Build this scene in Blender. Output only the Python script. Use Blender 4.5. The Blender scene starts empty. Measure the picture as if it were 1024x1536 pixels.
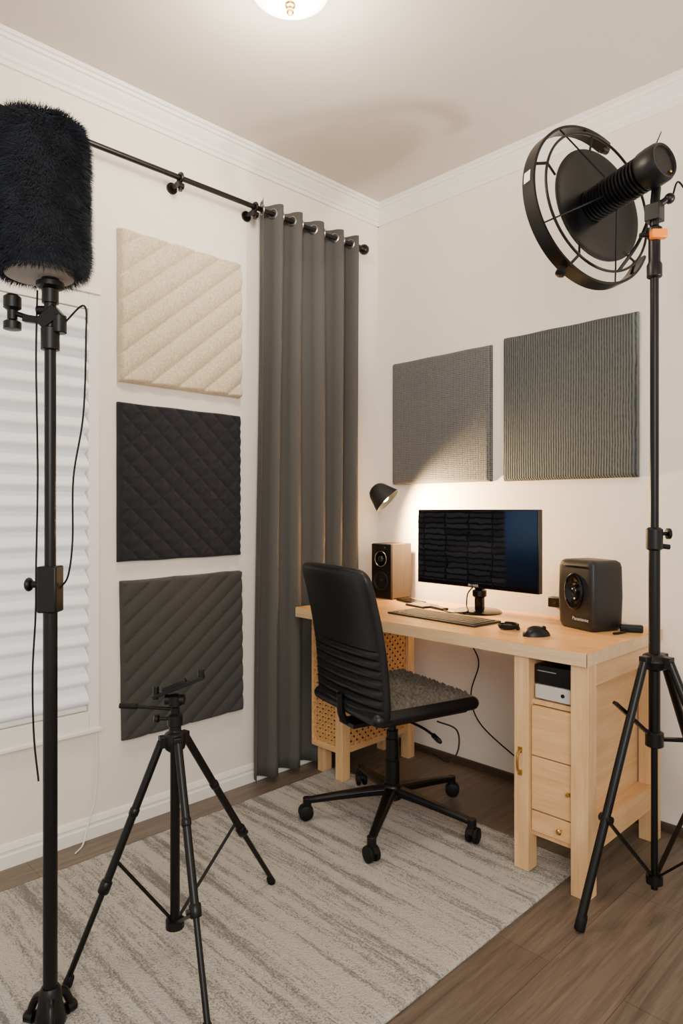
import bpy, math, random
from mathutils import Vector, Matrix
random.seed(7)
V=Vector
pi=math.pi
S=bpy.context.scene
COL=S.collection
WM={}

# ------------------------------------------------------------------ helpers
def lin(c):
    c=c/255.0
    return c/12.92 if c<=0.04045 else ((c+0.055)/1.055)**2.4
def rgb(r,g,b): return (lin(r),lin(g),lin(b),1.0)

def root(name,label,cat,loc=(0,0,0),rz=0.0,group=None):
    o=bpy.data.objects.new(name,None)
    o.empty_display_size=0.05
    o.location=loc; o.rotation_euler=(0,0,rz)
    COL.objects.link(o)
    o["label"]=label; o["category"]=cat
    if group: o["group"]=group
    WM[o.name]=Matrix.Translation(V(loc))@Matrix.Rotation(rz,4,'Z')
    return o

def crom(pts,n=8,closed=False):
    pts=[V(p) for p in pts]
    if len(pts)<3 and not closed: return pts
    out=[]
    N=len(pts)
    rng=N if closed else N-1
    for i in range(rng):
        if closed:
            p0,p1,p2,p3=pts[(i-1)%N],pts[i],pts[(i+1)%N],pts[(i+2)%N]
        else:
            p1,p2=pts[i],pts[i+1]
            p0=pts[i-1] if i>0 else p1*2-p2
            p3=pts[i+2] if i+2<N else p2*2-p1
        for k in range(n):
            t=k/n
            out.append(0.5*((2*p1)+(p2-p0)*t+(2*p0-5*p1+4*p2-p3)*t*t+(3*p1-p0-3*p2+p3)*t*t*t))
    if not closed: out.append(pts[-1])
    return out

def frame(ax):
    ax=V(ax).normalized()
    h=V((0,0,1)) if abs(ax.z)<0.9 else V((1,0,0))
    a=ax.cross(h).normalized(); b=ax.cross(a).normalized()
    return a,b,ax

class B:
    def __init__(s): s.v=[];s.f=[];s.m=[];s.mi=0
    def mat(s,i): s.mi=i; return s
    def add(s,vs,fs):
        o=len(s.v)
        s.v+= [V(p) for p in vs]
        for f in fs:
            s.f.append([i+o for i in f]); s.m.append(s.mi)
        return s
    def box(s,lo,hi,rot=None,piv=None):
        x0,y0,z0=lo;x1,y1,z1=hi
        vs=[V(p) for p in [(x0,y0,z0),(x1,y0,z0),(x1,y1,z0),(x0,y1,z0),(x0,y0,z1),(x1,y0,z1),(x1,y1,z1),(x0,y1,z1)]]
        if rot is not None:
            c=V(piv) if piv is not None else (V(lo)+V(hi))/2
            vs=[c+rot@(p-c) for p in vs]
        return s.add(vs,[(0,3,2,1),(4,5,6,7),(0,1,5,4),(1,2,6,5),(2,3,7,6),(3,0,4,7)])
    def bar(s,p0,p1,w,h,up=(0,0,1)):
        p0=V(p0);p1=V(p1);d=(p1-p0).normalized();up=V(up)
        a=d.cross(up)
        if a.length<1e-4: a=d.cross(V((1,0,0)))
        a.normalize(); b=a.cross(d).normalized()
        vs=[]
        for p in (p0,p1):
            for i,j in ((-1,-1),(1,-1),(1,1),(-1,1)):
                vs.append(p+a*(i*w/2)+b*(j*h/2))
        return s.add(vs,[(0,3,2,1),(4,5,6,7),(0,1,5,4),(1,2,6,5),(2,3,7,6),(3,0,4,7)])
    def cyl(s,p0,p1,r0,r1=None,n=24):
        if r1 is None: r1=r0
        p0=V(p0);p1=V(p1);a,b,d=frame(p1-p0)
        vs=[];fs=[]
        for p,r in ((p0,r0),(p1,r1)):
            for i in range(n):
                t=2*pi*i/n
                vs.append(p+a*(r*math.cos(t))+b*(r*math.sin(t)))
        for i in range(n):
            j=(i+1)%n
            fs.append((i,j,n+j,n+i))
        fs.append(tuple(reversed(range(n)))); fs.append(tuple(range(n,2*n)))
        return s.add(vs,fs)
    def loft(s,rings,cap=True,closed_path=False):
        n=len(rings[0]);vs=[];fs=[]
        for r in rings: vs+=list(r)
        R=len(rings)
        for k in range(R if closed_path else R-1):
            k2=(k+1)%R
            for i in range(n):
                j=(i+1)%n
                fs.append((k*n+i,k*n+j,k2*n+j,k2*n+i))
        if cap and not closed_path:
            fs.append(tuple(reversed(range(n)))); fs.append(tuple(range((R-1)*n,R*n)))
        return s.add(vs,fs)
    def tube(s,pts,r,n=10,sm=8,closed=False,r1=None):
        P=crom(pts,sm,closed) if sm>1 else [V(p) for p in pts]
        rings=[];prev=None;N=len(P)
        for i,p in enumerate(P):
            if closed: d=(P[(i+1)%N]-P[i-1])
            else: d=(P[min(i+1,N-1)]-P[max(i-1,0)])
            if d.length<1e-7: d=V((0,0,1))
            d.normalize()
            if prev is None:
                a,b,_=frame(d)
            else:
                a=prev-d*prev.dot(d)
                a.normalize(); b=d.cross(a)
            prev=a
            rr=r if r1 is None else r+(r1-r)*i/(N-1)
            rings.append([p+a*(rr*math.cos(2*pi*k/n))+b*(rr*math.sin(2*pi*k/n)) for k in range(n)])
        return s.loft(rings,cap=not closed,closed_path=closed)
    def lathe(s,prof,o,ax,n=32,arc=None):
        a,b,d=frame(ax);o=V(o)
        rings=[]
        for r,h in prof:
            r=max(r,1e-4)
            rings.append([o+d*h+a*(r*math.cos(2*pi*k/n))+b*(r*math.sin(2*pi*k/n)) for k in range(n)])
        return s.loft(rings,cap=True)
    def ring(s,c,ax,R,r,n=64,m=10):
        a,b,d=frame(ax);c=V(c)
        rings=[]
        for i in range(n):
            t=2*pi*i/n; e=a*math.cos(t)+b*math.sin(t)
            rings.append([c+e*(R+r*math.cos(2*pi*k/m))+d*(r*math.sin(2*pi*k/m)) for k in range(m)])
        return s.loft(rings,closed_path=True)
    def sphere(s,c,r,n=20,sc=(1,1,1)):
        c=V(c);rings=[]
        for i in range(n//2+1):
            t=-pi/2+pi*i/(n//2)
            rr=max(math.cos(t)*r,1e-4)
            rings.append([c+V((rr*math.cos(2*pi*k/n)*sc[0],rr*math.sin(2*pi*k/n)*sc[1],r*math.sin(t)*sc[2])) for k in range(n)])
        return s.loft(rings)
    def rbox(s,c,size,rad,n=6,k=5):
        c=V(c);hx,hy,hz=size[0]/2,size[1]/2,size[2]/2
        e=min(rad,hz*0.98)
        rings=[]
        zs=[]
        for i in range(k+1):
            t=pi/2*i/k
            zs.append((-hz+e-e*math.cos(t), e-e*math.sin(t)))
        for i in range(k+1):
            t=pi/2*i/k
            zs.append((hz-e+e*math.sin(t), e-e*math.cos(t)))
        for z,ins in zs:
            rr=max(rad-ins*0.6,0.001)
            ring=[]
            for q,(sx,sy) in enumerate(((1,1),(-1,1),(-1,-1),(1,-1))):
                for j in range(n+1):
                    t=q*pi/2+pi/2*j/n
                    ring.append(c+V((sx*(hx-ins-rr)+rr*math.cos(t),sy*(hy-ins-rr)+rr*math.sin(t),z)))
            rings.append(ring)
        return s.loft(rings)
    def obj(s,name,mats,parent=None,world=True,label=None,cat=None,bevel=0,kind=None,group=None,angle=38,loc=None,seg=2,fixn=True):
        vs=s.v
        if parent is not None:
            W=WM[parent.name]
            if world:
                I=W.inverted(); vs=[I@p for p in vs]
            base=W
        else:
            if loc is None:
                mn=V((min(p.x for p in vs),min(p.y for p in vs),min(p.z for p in vs)))
                mx=V((max(p.x for p in vs),max(p.y for p in vs),max(p.z for p in vs)))
                loc=V(((mn.x+mx.x)/2,(mn.y+mx.y)/2,mn.z))
            loc=V(loc); vs=[p-loc for p in vs]
            base=Matrix.Translation(loc)
        me=bpy.data.meshes.new(name)
        me.from_pydata([tuple(p) for p in vs],[],s.f)
        if not isinstance(mats,(list,tuple)): mats=[mats]
        for m in mats: me.materials.append(m)
        for p,mi in zip(me.polygons,s.m): p.material_index=min(mi,len(mats)-1)
        me.polygons.foreach_set("use_smooth",[True]*len(me.polygons))
        if fixn:
            import bmesh
            bm=bmesh.new(); bm.from_mesh(me)
            bmesh.ops.recalc_face_normals(bm,faces=bm.faces[:])
            bm.to_mesh(me); bm.free()
        me.set_sharp_from_angle(angle=math.radians(angle))
        me.update()
        o=bpy.data.objects.new(name,me)
        COL.objects.link(o)
        if parent is not None: o.parent=parent
        else: o.location=loc
        WM[o.name]=base
        if bevel>0:
            md=o.modifiers.new("edge_bevel",'BEVEL'); md.width=bevel; md.segments=seg; md.limit_method='ANGLE'; md.angle_limit=math.radians(40)
        if label: o["label"]=label
        if cat: o["category"]=cat
        if kind: o["kind"]=kind
        if group: o["group"]=group
        return o

# ------------------------------------------------------------------ materials
def base_mat(name):
    m=bpy.data.materials.new(name); m.use_nodes=True
    nt=m.node_tree; nt.nodes.clear()
    out=nt.nodes.new("ShaderNodeOutputMaterial")
    bs=nt.nodes.new("ShaderNodeBsdfPrincipled")
    nt.links.new(bs.outputs[0],out.inputs[0])
    tc=nt.nodes.new("ShaderNodeTexCoord")
    return m,nt,bs,tc
def noise(nt,tc,scale,detail=3,stretch=(1,1,1),rough=0.55,dist=0.0):
    mp=nt.nodes.new("ShaderNodeMapping"); mp.inputs['Scale'].default_value=stretch
    nt.links.new(tc.outputs['Object'],mp.inputs[0])
    n=nt.nodes.new("ShaderNodeTexNoise"); n.inputs['Scale'].default_value=scale; n.inputs['Detail'].default_value=detail
    n.inputs['Roughness'].default_value=rough; n.inputs['Distortion'].default_value=dist
    nt.links.new(mp.outputs[0],n.inputs['Vector'])
    return n
def ramp(nt,src,stops):
    r=nt.nodes.new("ShaderNodeValToRGB")
    el=r.color_ramp.elements
    while len(el)<len(stops): el.new(0.5)
    for e,(p,c) in zip(el,stops): e.position=p; e.color=c
    nt.links.new(src,r.inputs[0]); return r
def bump(nt,src,bs,strength,dist=0.002,prev=None):
    b=nt.nodes.new("ShaderNodeBump"); b.inputs['Strength'].default_value=strength; b.inputs['Distance'].default_value=dist
    nt.links.new(src,b.inputs['Height'])
    if prev: nt.links.new(prev.outputs[0],b.inputs['Normal'])
    nt.links.new(b.outputs[0],bs.inputs['Normal']); return b
def mul(c,k): return (min(c[0]*k,1),min(c[1]*k,1),min(c[2]*k,1),1)
def M(name,col,rough=0.5,metal=0.0,spec=0.5,var=0.06,vs=18,stretch=(1,1,1),bs_=None,emit=None,es=0.0,sheen=0.0,coat=0.0):
    m,nt,bs,tc=base_mat(name)
    n=noise(nt,tc,vs,4,stretch)
    r=ramp(nt,n.outputs[0],[(0.3,mul(col,1-var)),(0.7,mul(col,1+var))])
    nt.links.new(r.outputs[0],bs.inputs['Base Color'])
    bs.inputs['Roughness'].default_value=rough; bs.inputs['Metallic'].default_value=metal
    bs.inputs['Specular IOR Level'].default_value=spec
    if sheen: bs.inputs['Sheen Weight'].default_value=sheen
    if coat: bs.inputs['Coat Weight'].default_value=coat
    if bs_:
        n2=noise(nt,tc,bs_[0],3)
        bump(nt,n2.outputs[0],bs,bs_[1],bs_[2] if len(bs_)>2 else 0.002)
    if emit is not None:
        bs.inputs['Emission Color'].default_value=emit; bs.inputs['Emission Strength'].default_value=es
    return m
def wood(name,c0,c1,axis=0,rough=0.45,scale=5.0):
    m,nt,bs,tc=base_mat(name)
    st=[7.0,7.0,7.0]; st[axis]=0.6
    n=noise(nt,tc,scale,5,tuple(st),0.6,0.4)
    r=ramp(nt,n.outputs[0],[(0.25,c0),(0.5,mul(((c0[0]+c1[0])/2,(c0[1]+c1[1])/2,(c0[2]+c1[2])/2,1),1.0)),(0.75,c1)])
    st2=[40.0,40.0,40.0]; st2[axis]=1.5
    n2=noise(nt,tc,scale,3,tuple(st2),0.6)
    mx=nt.nodes.new("ShaderNodeMix"); mx.data_type='RGBA'; mx.blend_type='MULTIPLY'; mx.inputs[0].default_value=0.35
    r2=ramp(nt,n2.outputs[0],[(0.3,(0.72,0.68,0.62,1)),(0.6,(1,1,1,1))])
    nt.links.new(r.outputs[0],mx.inputs[6]); nt.links.new(r2.outputs[0],mx.inputs[7])
    nt.links.new(mx.outputs[2],bs.inputs['Base Color'])
    bs.inputs['Roughness'].default_value=rough
    bump(nt,n2.outputs[0],bs,0.15,0.001)
    return m

m_wall=M("wall_paint",rgb(236,227,215),0.85,var=0.012,vs=3,bs_=(180,0.08,0.001))
m_ceil=M("ceiling_paint",rgb(210,201,190),0.9,var=0.015,vs=3,bs_=(120,0.25,0.002))
m_trim=M("white_trim_paint",rgb(240,236,229),0.5,var=0.01)
m_blackmetal=M("black_powder_coat",rgb(8,8,9),0.34,0.0,0.3,var=0.1,vs=60)
m_blackplastic=M("black_plastic",rgb(9,9,11),0.40,0,0.32,var=0.1,vs=40,bs_=(400,0.1,0.0005))
m_rubber=M("black_rubber",rgb(8,8,9),0.6,0,0.25,var=0.1,vs=50)
m_gloss=M("glossy_black_plastic",rgb(6,6,8),0.2,0,0.35,var=0.05)
m_leather=M("black_leather",rgb(13,15,19),0.38,0,0.4,var=0.12,vs=30,bs_=(260,0.35,0.0012))
m_brass=M("brass",rgb(190,150,85),0.3,1.0,var=0.05)
m_steel=M("steel",rgb(170,170,172),0.3,1.0,var=0.04)
m_orange=M("orange_plastic",rgb(245,130,10),0.4,var=0.03)
m_white=M("white_plastic",rgb(225,225,222),0.4,var=0.02)
m_silver=M("silver_plastic",rgb(198,194,188),0.35,0.1,var=0.03)
m_top=wood("light_oak_desktop",rgb(208,146,80),rgb(238,186,120),0,0.36)
m_edge=wood("pale_edge_banding",rgb(205,170,128),rgb(226,196,156),0,0.5)
m_pine_v=wood("pine_upright",rgb(206,160,108),rgb(232,194,144),2,0.5)
m_pine_x=wood("pine_drawer_front",rgb(204,156,102),rgb(230,188,134),0,0.5)
m_pine_y=wood("pine_side_panel",rgb(200,154,102),rgb(226,184,134),1,0.5)
m_walnut=wood("dark_walnut_veneer",rgb(38,29,23),rgb(66,52,41),2,0.4)

def fabric(name,col,scale=600,strength=0.4,rough=0.9,var=0.08,sheen=0.2,vs=300):
    m,nt,bs,tc=base_mat(name)
    n=noise(nt,tc,vs,2); 
    r=ramp(nt,n.outputs[0],[(0.3,mul(col,1-var)),(0.7,mul(col,1+var))])
    nt.links.new(r.outputs[0],bs.inputs['Base Color'])
    bs.inputs['Roughness'].default_value=rough; bs.inputs['Sheen Weight'].default_value=sheen
    bs.inputs['Specular IOR Level'].default_value=0.2
    n2=noise(nt,tc,scale,2); bump(nt,n2.outputs[0],bs,strength,0.0015)
    return m
m_curtain=fabric("grey_curtain_cloth",rgb(80,78,75),500,0.25,var=0.04,sheen=0.03)
m_cream=fabric("cream_boucle_fabric",rgb(200,184,156),200,0.9,var=0.2,vs=130)
m_black_quilt=fabric("charcoal_quilted_fabric",rgb(33,33,38),500,0.3,var=0.08,sheen=0.08)
m_grey_quilt=fabric("dark_grey_quilted_fabric",rgb(62,61,59),400,0.35,var=0.08,sheen=0.1)
m_fur=fabric("dark_faux_fur",rgb(38,43,56),100,0.1,0.7,var=0.5,sheen=0.1,vs=30)
m_foam=fabric("pale_foam",rgb(140,134,126),200,0.5)

def knit(name,col,sc=85,dots=True):
    m,nt,bs,tc=base_mat(name)
    w=nt.nodes.new("ShaderNodeTexWave"); w.wave_type='BANDS'; w.bands_direction='X'
    w.inputs['Scale'].default_value=sc/6.283*1.0; w.inputs['Distortion'].default_value=2.0 if not dots else 0.8; w.inputs['Detail'].default_value=2; w.inputs['Detail Scale'].default_value=0.35
    nt.links.new(tc.outputs['Object'],w.inputs['Vector'])
    n=noise(nt,tc,110,3,(1,1,1.0 if dots else 0.5))
    src=w.outputs['Fac']
    if dots:
        w2=nt.nodes.new("ShaderNodeTexWave"); w2.wave_type='BANDS'; w2.bands_direction='Z'
        w2.inputs['Scale'].default_value=sc/6.283; w2.inputs['Distortion'].default_value=1.5; w2.inputs['Detail'].default_value=2
        nt.links.new(tc.outputs['Object'],w2.inputs['Vector'])
        mm=nt.nodes.new("ShaderNodeMath"); mm.operation='MULTIPLY_ADD'; mm.inputs[1].default_value=0.5
        m2=nt.nodes.new("ShaderNodeMath"); m2.operation='MULTIPLY'; m2.inputs[1].default_value=0.6
        nt.links.new(w.outputs['Fac'],m2.inputs[0]); nt.links.new(w2.outputs['Fac'],mm.inputs[0]); nt.links.new(m2.outputs[0],mm.inputs[2]); src=mm.outputs[0]
    mx=nt.nodes.new("ShaderNodeMath"); mx.operation='MULTIPLY_ADD'; mx.inputs[1].default_value=0.7; 
    nt.links.new(n.outputs[0],mx.inputs[0]); nt.links.new(src,mx.inputs[2])
    r=ramp(nt,mx.outputs[0],[(0.25,mul(col,0.4)),(1.0,mul(col,1.7))])
    nt.links.new(r.outputs[0],bs.inputs['Base Color'])
    bs.inputs['Roughness'].default_value=0.95; bs.inputs['Specular IOR Level'].default_value=0.15
    bump(nt,mx.outputs[0],bs,0.9,0.004)
    return m
m_knitA=knit("grey_knit",rgb(90,90,90),230,True)
m_knitB=knit("grey_rib_knit",rgb(78,81,80),190,False)

def floor_mat():
    m,nt,bs,tc=base_mat("taupe_wood_planks")
    mp=nt.nodes.new("ShaderNodeMapping"); mp.inputs['Rotation'].default_value=(0,0,pi/2); mp.inputs['Location'].default_value=(0.3,0.05,0)
    nt.links.new(tc.outputs['Object'],mp.inputs[0])
    br=nt.nodes.new("ShaderNodeTexBrick"); br.inputs['Scale'].default_value=1.0
    br.inputs['Brick Width'].default_value=1.25; br.inputs['Row Height'].default_value=0.19
    br.inputs['Mortar Size'].default_value=0.0009; br.inputs['Mortar Smooth'].default_value=0.2
    br.inputs['Color1'].default_value=rgb(111,97,84); br.inputs['Color2'].default_value=rgb(98,85,73); br.inputs['Mortar'].default_value=rgb(58,49,41)
    br.offset=0.37
    nt.links.new(mp.outputs[0],br.inputs['Vector'])
    n=noise(nt,tc,3.5,7,(12,0.7,1),0.7,1.0)
    r=ramp(nt,n.outputs[0],[(0.28,(0.45,0.44,0.43,1)),(0.5,(0.85,0.84,0.83,1)),(0.72,(1.3,1.29,1.27,1))])
    mx=nt.nodes.new("ShaderNodeMix"); mx.data_type='RGBA'; mx.blend_type='MULTIPLY'; mx.inputs[0].default_value=1.0
    nt.links.new(br.outputs['Color'],mx.inputs[6]); nt.links.new(r.outputs[0],mx.inputs[7])
    nt.links.new(mx.outputs[2],bs.inputs['Base Color'])
    bs.inputs['Roughness'].default_value=0.42
    bump(nt,n.outputs[0],bs,0.15,0.002)
    return m
m_floor=floor_mat()

def rug_mat():
    m,nt,bs,tc=base_mat("striped_rug_pile")
    n=noise(nt,tc,1.0,4,(1.0,24,1),0.62,0.25)
    n3=noise(nt,tc,1.0,3,(18,110,1),0.6)
    n2=noise(nt,tc,190,2)
    a=nt.nodes.new("ShaderNodeMath"); a.operation='MULTIPLY_ADD'; a.inputs[1].default_value=0.40
    nt.links.new(n3.outputs[0],a.inputs[0]); nt.links.new(n.outputs[0],a.inputs[2])
    b=nt.nodes.new("ShaderNodeMath"); b.operation='MULTIPLY_ADD'; b.inputs[1].default_value=0.55
    nt.links.new(n2.outputs[0],b.inputs[0]); nt.links.new(a.outputs[0],b.inputs[2])
    r=ramp(nt,b.outputs[0],[(0.80,rgb(114,111,105)),(0.92,rgb(152,147,139)),(1.0,rgb(186,179,168))])
    nt.links.new(r.outputs[0],bs.inputs['Base Color'])
    bs.inputs['Roughness'].default_value=0.95; bs.inputs['Sheen Weight'].default_value=0.15; bs.inputs['Specular IOR Level'].default_value=0.1
    bump(nt,n2.outputs[0],bs,1.0,0.010)
    return m
m_rug=rug_mat()
m_rattan=M("woven_rattan",rgb(202,152,94),0.6,var=0.15,vs=90)
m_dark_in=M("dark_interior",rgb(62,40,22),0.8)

# ------------------------------------------------------------------ ROOM
CH=2.70
b=B()
YW0,YW1,ZW0,ZW1=-3.0,-1.527,0.455,1.875
b.box((-0.12,-4.2,0),(0,YW0,CH)); b.box((-0.12,YW1,0),(0,0.12,CH)); b.box((-0.12,YW0,0),(0,YW1,ZW0)); b.box((-0.12,YW0,ZW1),(0,YW1,CH))
b.obj("wall_left",m_wall,kind="structure")
B().box((0,0,0),(4.2,0.12,CH)).obj("wall_back",m_wall,kind="structure")
B().box((-0.12,-4.2,-0.06),(4.2,0.12,0)).obj("floor",m_floor,kind="structure",loc=(0,0,0))
B().box((-0.12,-4.2,CH),(4.2,0.12,CH+0.06)).obj("ceiling",m_ceil,kind="structure")

crown=[(0.0,2.612),(0.010,2.612),(0.012,2.627),(0.019,2.632),(0.023,2.643),(0.043,2.663),(0.048,2.673),(0.057,2.675),(0.061,2.684),(0.068,2.686),(0.068,2.70),(0.0,2.70)]
b=B(); b.loft([[V((o,y,z)) for o,z in crown] for y in (-4.2,-0.0)]); b.obj("trim_1",m_trim,kind="structure",angle=25)
b=B(); b.loft([[V((x,-o,z)) for o,z in crown] for x in (0.0,4.2)]); b.obj("trim_2",m_trim,kind="structure",angle=25)
bbp=[(0,0),(0.014,0),(0.014,0.040),(0.010,0.045),(0.010,0.052),(0.012,0.056),(0.009,0.066),(0.005,0.074),(0,0.076)]
b=B(); b.loft([[V((o,y,z)) for o,z in bbp] for y in (-4.2,-0.0)]); b.obj("baseboard_left",m_trim,kind="structure",angle=25)
bb2=[(0,0),(0.013,0),(0.013,0.026),(0.008,0.032),(0,0.032)]
m_bbb=wood("brown_skirting",rgb(58,46,36),rgb(82,66,52),0)
b=B(); b.loft([[V((x,-o,z)) for o,z in bb2] for x in (0.0,4.2)]); b.obj("baseboard_back",m_bbb,kind="structure",angle=25)

# window
m_glass=M("daylight_glass",rgb(230,235,240),0.2,emit=rgb(235,240,250),es=0.6)
b=B()
b.box((0,YW1,0.39),(0.018,-1.487,1.93)); b.box((0,-3.05,ZW1),(0.018,YW1,1.93)); b.box((0,-3.05,0.39),(0.022,YW1,ZW0)); b.box((0,-3.05,ZW0),(0.018,YW0,ZW1))
b.box((0,-3.05,1.93),(0.026,-1.483,1.945)); b.box((0,-3.05,0.38),(0.030,-1.480,0.392))
b.box((-0.08,YW1-0.03,ZW0),(-0.05,YW1,ZW1)); b.box((-0.08,-2.28,ZW0),(-0.05,-2.24,ZW1))
b.mat(1).box((-0.09,YW0,ZW0),(-0.08,YW1,ZW1))
b.obj("window_1",[m_trim,m_glass],kind="structure",bevel=0.002)
m_blind=M("white_shade_backlit_glow",rgb(234,234,234),0.7,var=0.01,emit=rgb(240,244,255),es=0.16)  # slight emission stands in for daylight coming through the shade
b=B()
pr=[];N=20;z0=ZW0+0.02;z1=ZW1-0.03
for i in range(N):
    for k in range(10):
        f=k/10.0
        z=z0+(z1-z0)*(i+f)/N
        pr.append((-0.006+0.042*(math.sin(pi*f**0.62)**1.1),z))
pr.append((0.0,z1))
ring=[]
for y in (YW0+0.02,YW1-0.006):
    ring.append([V((x,y,z)) for x,z in pr]+[V((-0.014,y,z)) for x,z in reversed(pr)])
b.loft(ring)
bl=root("window_blind","white pleated window shade with soft horizontal folds","window blind",(0.0,-2.26,ZW0))
b.obj("shade",m_blind,bl,angle=75)
B().box((-0.018,YW0+0.01,z1),(0.012,YW1-0.004,ZW1-0.002)).obj("headrail",m_trim,bl,bevel=0.003)
B().box((-0.014,YW0+0.01,ZW0+0.003),(0.014,YW1-0.004,z0)).obj("bottom_rail",m_trim,bl,bevel=0.003)

# rug
b=B()
RX0,RX1,RY0,RY1=0.155,1.315,-3.0,-0.445
nx,ny=130,240
vs=[];fs=[]
for j in range(ny+1):
    for i in range(nx+1):
        x=RX0+(RX1-RX0)*i/nx; y=RY0+(RY1-RY0)*j/ny
        e=min(i,nx-i,j,ny-j)
        z=0.012+random.uniform(-0.0012,0.0006)-(0.006 if e==0 else 0)
        vs.append((x+(random.uniform(-.002,.002)),y+random.uniform(-.002,.002),z))
for j in range(ny):
    for i in range(nx):
        a=j*(nx+1)+i; fs.append((a,a+1,a+nx+2,a+nx+1))
b.add(vs,fs)
b.box((RX0+.002,RY0+.002,0.0),(RX1-.002,RY1-.002,0.006))
b.obj("area_rug",m_rug,label="light grey and cream striped woven area rug on wood floor",cat="rug",angle=80,fixn=False)

# ------------------------------------------------------------------ quilted panels
def panel(name,label,w,h,T,hf,mat,mapf,n=(90,90),edge=0.012,group=None,wob=0.0):
    b=B();nx,ny=n;vs=[];fs=[]
    for j in range(ny+1):
        for i in range(nx+1):
            u=w*i/nx; v=h*j/ny
            d=min(u,w-u,v,h-v)
            k=min(1,d/edge); k=math.sqrt(max(0,1-(1-k)**2))
            du=dv=0
            if d<1e-6:
                du=wob*math.sin(v*31+u*17); dv=wob*math.sin(u*29+v*13)
            vs.append(mapf(u+du,v+dv,T*0.45+(T*0.55)*k+hf(u,v)*k))
    for j in range(ny):
        for i in range(nx):
            a=j*(nx+1)+i; fs.append((a,a+1,a+nx+2,a+nx+1))
    idx=[i for i in range(nx+1)]+[j*(nx+1)+nx for j in range(1,ny+1)]+[ny*(nx+1)+i for i in range(nx-1,-1,-1)]+[j*(nx+1) for j in range(ny-1,0,-1)]
    o=len(vs)
    for k in idx:
        i=k%(nx+1); j=k//(nx+1)
        vs.append(mapf(w*i/nx,h*j/ny,-0.0015))
    L=len(idx)
    for q in range(L):
        r=(q+1)%L
        fs.append((idx[q],idx[r],o+r,o+q))
    fs.append(tuple(o+q for q in range(L)))
    b.add(vs,fs)
    return b.obj(name,mat,label=label,cat="acoustic panel",angle=70,group=group)
def left_map(y0,z0,tilt=0):
    def f(u,v,t): return V((t,y0+u*math.cos(tilt)-v*math.sin(tilt),z0+v*math.cos(tilt)+u*math.sin(tilt)))
    return f
def back_map(x0,z0,tilt=0):
    def f(u,v,t): return V((x0+u*math.cos(tilt)-v*math.sin(tilt),-t,z0+v*math.cos(tilt)+u*math.sin(tilt)))
    return f
def pill(s,sp): return abs(math.sin(pi*s/sp))**0.55
def hq1(u,v):
    a=math.radians(40); s=-u*math.sin(a)+v*math.cos(a)
    return 0.016*pill(s,0.074)+0.001*math.sin(u*60)*math.sin(v*55)
def hq2(u,v):
    a=math.radians(43); s=-u*math.sin(a)+v*math.cos(a); s2=u*math.sin(a)+v*math.cos(a)
    return 0.010*min(pill(s,0.058),pill(s2,0.058))
def hq3(u,v):
    a=math.radians(38); s=-u*math.sin(a)+v*math.cos(a)
    return 0.010*pill(s,0.055)
panel("acoustic_panel","cream boucle acoustic panel with diagonal stitching on white wall",0.54,0.56,0.026,hq1,m_cream,left_map(-1.414,1.635),(120,120),group="quilted acoustic panels beside the window",wob=0.001)
panel("acoustic_panel","black quilted acoustic panel with diamond stitching on white wall",0.54,0.585,0.026,hq2,m_black_quilt,left_map(-1.416,0.975),(140,140),group="quilted acoustic panels beside the window",wob=0.001)
panel("acoustic_panel","dark grey quilted acoustic panel with diagonal stitching on white wall",0.535,0.585,0.026,hq3,m_grey_quilt,left_map(-1.398,0.318,0.012),(130,130),group="quilted acoustic panels beside the window",wob=0.003)
def hk(u,v): return 0.0008*math.sin(u*9)*math.sin(v*7)
panel("acoustic_panel","grey knitted acoustic panel mounted above desk monitor",0.57,0.60,0.03,hk,m_knitA,back_map(0.115,1.290),(60,60),group="knitted acoustic panels above the desk",wob=0.0007)
panel("acoustic_panel","dark grey ribbed knit acoustic panel mounted above desk speaker",0.57,0.616,0.034,hk,m_knitB,back_map(0.75,1.288),(60,60),group="knitted acoustic panels above the desk",wob=0.001)

# ------------------------------------------------------------------ curtain rod & curtain
RZ=2.435;RXx=0.066
rod=root("curtain_rod","black metal curtain rod with ball finial and wall brackets","curtain rod",(RXx,-1.2,RZ))
B().cyl((RXx,-2.7,RZ),(RXx,-0.205,RZ),0.0105).obj("rod",m_blackmetal,rod)
b=B(); b.lathe([(0.011,0),(0.014,0.004),(0.014,0.02),(0.010,0.026),(0.018,0.034),(0.025,0.048),(0.0255,0.056),(0.022,0.068),(0.012,0.078),(0.001,0.080)],(RXx,-0.228,RZ),(0,1,0)); b.obj("finial",m_blackmetal,rod)
for yb in (-1.19,-0.835,-0.245):
    b=B()
    b.cyl((0,yb,RZ-0.02),(0.008,yb,RZ-0.02),0.022); b.cyl((0.006,yb,RZ-0.02),(RXx-0.01,yb,RZ-0.012),0.008)
    b.ring((RXx,yb,RZ),(0,1,0),0.0165,0.006,24,8); b.cyl((RXx,yb-0.012,RZ-0.03),(RXx,yb+0.012,RZ-0.03),0.012); b.cyl((RXx,yb,RZ-0.05),(RXx,yb,RZ-0.012),0.008)
    b.obj("bracket",m_blackmetal,rod)
cur=root("curtain","long charcoal grey grommet curtain hanging from black rod","curtain",(0.06,-0.55,0.025))
def cpath(s,z):
    pleats=5.0
    w=s+0.025*math.sin(2*pi*s)
    ph=w*pleats*2*pi
    zz=(2.47-z)/2.45
    c=math.cos(ph+0.5)
    amp=0.036+0.003*math.sin(7*s+zz*3)
    x=0.060+amp*math.copysign(abs(c)**0.75,c)
    y=-0.812+0.572*s + zz*(-0.030*(1-s)) + 0.006*math.sin(zz*5+s*9)
    x+=0.004*zz*math.sin(s*13)
    return V((max(x,0.016),y,z))
b=B();ns=260;nz=50
vs=[];fs=[]
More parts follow.
